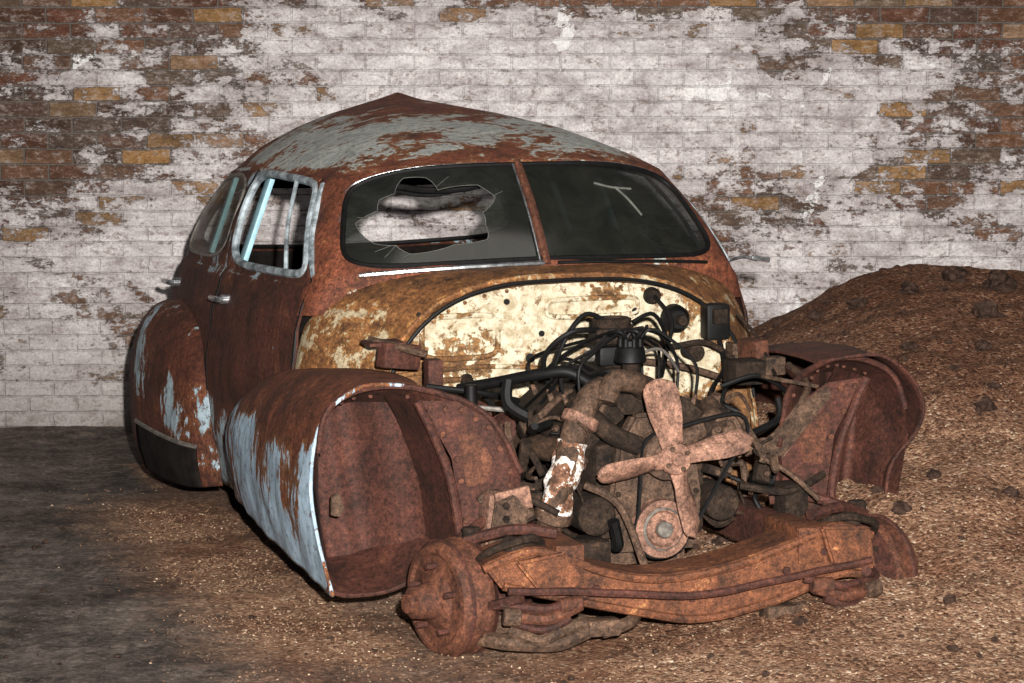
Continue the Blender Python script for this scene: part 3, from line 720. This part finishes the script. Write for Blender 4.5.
# engine bay fittings
g = G()
g.tube([(-.36, .30, .38), (-.36, .6, .52), (-.34, .93, .68)], .022, 'dark', 10)
g.box((-.37, .28, .36), (.12, .14, .12), 'dark', bev=.02); g.tube([(-.37, .25, .32), (-.40, .2, .22), (-.42, .05, .2)], .02, 'brown')
for s, x, z in ((1, -.46, .62), (1, -.38, .58)):
    g.rev([(.012, -.16), (.014, -.05), (.022, .0), (.038, .035), (.052, .05), (.05, .052), (.03, .03), (0, 0)], (x, .50, z), (.2, -1, 0), 'inner', 20)
    g.cyl((x-.02, .64, z), (x-.02, .7, z), .045, 'dark')
g.tube([(-.62, .40, .66), (-.5, .38, .665), (-.36, .36, .65)], .008, 'steel'); g.tube([(-.6, .5, .72), (-.45, .45, .70), (-.3, .5, .66)], .01, 'rubber')
g.cyl((-.50, .35, .60), (-.50, .35, .74), .020, 'rubber')
g.box((-.50, .10, .35), (.10, .10, .19), 'pink', (0, 6, 0), .01); g.box((-.47, .04, .43), (.11, .02, .07), 'pink', (0, -10, 0), .006)
g.prism([(-.56, .26), (-.53, .43), (-.47, .45), (-.43, .40), (-.45, .24)], .02, .035, 'brown', .004)
for z in (.28, .33, .38, .42): g.bolt((-.50, .02, z), (0, -1, 0), .011, 'dark')
g.prism([(.36, .49), (.39, .55), (.50, .66), (.58, .71), (.60, .68), (.52, .59), (.44, .50)], .12, .132, 'brown', .004)
g.tube([(.34, .2, .50), (.42, .15, .56), (.55, .2, .69), (.62, .5, .73)], .012, 'brown')
g.box((.50, .25, .715), (.14, .16, .012), 'brown', (0, 12, 10), .003); g.box((.43, .17, .50), (.11, .03, .05), 'pink', (0, -20, 0))
g.tube([(.30, .3, .70), (.42, .28, .73), (.54, .3, .66), (.60, .4, .58)], .008, 'rubber'); g.tube([(.28, .1, .42), (.42, .05, .40), (.56, .1, .44)], .012, 'dark')
g.box((.45, .10, .36), (.08, .10, .12), 'dark', bev=.012)
g.box((.52, .62, .70), (.12, .12, .08), 'dark', bev=.015)
g.done('engine_bay_fittings', car, wob=.002)

# chassis, crossmember, suspension
g = G()
for s in (-1, 1):
    g.box((s*.38, .9, .27), (.07, 1.9, .12), 'inner'); g.box((s*.38, -.08, .28), (.085, .26, .11), 'beam')
    g.box((s*.62, 2.4, .19), (.08, 2.6, .10), 'inner')
top = [(-.64, .29), (-.50, .335), (-.38, .305), (-.26, .255), (-.1, .225), (.12, .245), (.31, .295), (.47, .345), (.58, .31)]
bot = [(.58, .16), (.47, .175), (.25, .105), (0, .075), (-.26, .13), (-.38, .16), (-.58, .215)]
sm = [(p.x, p.y) for p in [cr([V((a, b, 0)) for a, b in top], i/4) for i in range(33)]]+[(p.x, p.y) for p in [cr([V((a, b, 0)) for a, b in bot], i/4) for i in range(25)]]
g.prism(sm, -.20, -.02, 'beam', .008)
g.tube([(a, -.205, b-.012) for a, b in top], .013, 'beam'); g.tube([(a, -.205, b+.012) for a, b in bot], .013, 'beam')
for x, z in ((-.5, .27), (-.42, .24), (-.3, .2), (.3, .21), (.42, .26), (.52, .25), (.0, .15), (.1, .16)): g.bolt((x, -.20, z), (0, -1, 0), .013, 'inner')
g.prism([(-.55, .30), (-.40, .32), (-.34, .22), (-.46, .18)], -.235, -.20, 'beam', .008)
g.prism([(.40, .34), (.56, .33), (.58, .20), (.44, .22)], -.235, -.20, 'beam', .008)
g.tube([(-.58, -.25, .22), (-.3, -.26, .20), (.0, -.26, .17), (.3, -.25, .20), (.56, -.24, .23)], .012, 'inner', 8)
for s in (-1, 1):
    xo = s*.66
    for yy in (-.17, .17):
        g.tube([(s*.30, yy*1.2, .09), (s*.45, yy*.9, .085), (xo, yy*.15, .08)], .022, 'brown', 8)
        g.tube([(s*.40, yy*.9, .36), (s*.52, yy*.6, .37), (xo-.02*s, yy*.15, .33)], .017, 'inner', 8)
    g.box((s*.28, -.2, .085), (.10, .07, .05), 'brown', bev=.012)
    hel = [(s*.50+.06*math.cos(a), .0+.06*math.sin(a), .10+.2*a/(2*math.pi*5.5)) for a in [i*.35 for i in range(100)]]
    g.tube(hel, .012, 'inner', 8, smooth=False)
    for i, (rr, mt) in enumerate(((.013, 'inner'), (.018, 'drum'), (.012, 'inner'), (.017, 'brown'))): g.tube([(s*(.34+.03*i), -.24-.01*i, .19-.03*i), (s*(.46+.01*i), -.26, .165-.03*i), (s*(.59-.01*i), -.21, .175-.025*i)], rr, mt, 8)
    g.cyl((s*.36, -.25, .17), (s*.43, -.255, .165), .024, 'drum'); g.cyl((s*.54, -.24, .14), (s*.59, -.23, .145), .026, 'brown')
    g.cyl((s*.5, -.02, .09), (s*.5, -.02, .115), .085, 'brown')
    g.box((s*.635, 0, .20), (.05, .09, .26), 'inner', bev=.015)
    g.cyl((s*.62, -.02, .30), (s*.62, -.02, .37), .028, 'dark'); g.tube([(s*.64, -.05, .16), (s*.60, -.18, .17), (s*.54, -.25, .20)], .016, 'inner')
    g.cyl((s*.44, -.12, .30), (s*.56, -.16, .33), .035, 'dark'); g.tube([(s*.44, -.13, .33), (s*.5, -.2, .36), (s*.6, -.18, .33), (s*.63, -.1, .28)], .012, 'dark')
g.tube([(-.30, -.2, .085), (-.42, -.22, .05), (-.56, -.2, .06), (-.63, -.1, .06)], .024, 'brown'); g.tube([(-.28, -.21, .07), (-.2, -.2, .09), (-.16, -.15, .10)], .02, 'brown')
g.box((0, 1.6, .2), (.8, .06, .08), 'inner')
g.done('chassis_and_suspension', car, wob=.004)

def drum(name, x, y, z, ax):
    g = G(); a = V(ax).normalized(); R = .175
    g.rev([(.03, -.075), (R*.86, -.07), (R*.97, -.065), (R, -.055), (R, -.045), (R*.965, -.04), (R*.965, .02), (R*.90, .035), (R*.80, .038), (R*.74, .03), (R*.5, .032), (R*.42, .045), (.055, .05), (.05, .09), (.045, .115), (.03, .12), (.028, .135), (0, .14)], (x, y, z), a, 'drum', 56)
    g.rev([(R*.965, 0), (R*1.0, .004), (R*1.0, .012), (R*.965, .016)], (x, y, z), a, 'inner', 56)
    up = V((0, 0, 1)); sd = a.cross(up).normalized()
    for i in range(5):
        t = i*1.2566; p = V((x, y, z))+(up*math.cos(t)+sd*math.sin(t))*R*.58+a*.03; g.cyl(p, p+a*.035, .01, 'inner', seg=10)
    g.rev([(R*.99, -.075), (R*.6, -.085), (R*.3, -.10), (0, -.10)], (x, y, z), a, 'inner', 40)
    for i in range(8):
        t = i*.785; p = V((x, y, z))+(up*math.cos(t)+sd*math.sin(t))*R*.75-a*.078; g.bolt(p, -a, .01, 'dark')
    g.done(name, car, wob=.002)
drum('brake_drum_a', -.70, -.02, .165, (-1, -.28, .0)); drum('brake_drum_b', .71, .04, .135, (1, .30, .0))

# ---------------------------------------------------------------- light
def lamp(name, typ, loc, target, energy, **kw):
    d = bpy.data.lights.new(name, typ); d.energy = energy
    for a, b in kw.items(): setattr(d, a, b)
    ob = bpy.data.objects.new(name, d); scn.collection.objects.link(ob); ob.location = loc
    ob.rotation_euler = (V(target)-V(loc)).to_track_quat('-Z', 'Y').to_euler(); return ob
lamp('camera_flash', 'SPOT', (.20, .1, 2.02), (.25, 9, .75), 7000, spot_size=math.radians(52), spot_blend=1.0, shadow_soft_size=.05, color=(1, .96, .91))
lamp('overhead_fill', 'AREA', (.6, 7.5, 4.6), (.4, 9.2, .5), 28, shape='RECTANGLE', size=2.5, size_y=1.5, color=(1, .93, .85))  # weak soft fill light from above, no fixture modelled
w = bpy.data.worlds.new('world'); scn.world = w; w.use_nodes = True
w.node_tree.nodes['Background'].inputs[0].default_value = (.80, .85, 1, 1); w.node_tree.nodes['Background'].inputs[1].default_value = .045

cam = bpy.data.cameras.new('camera'); co = bpy.data.objects.new('camera', cam); scn.collection.objects.link(co)
cam.lens = 93.2; cam.sensor_width = 36; co.location = (0, 0, 1.75); co.rotation_euler = (math.radians(90-6.28), 0, 0)
cam.clip_end = 100; scn.camera = co
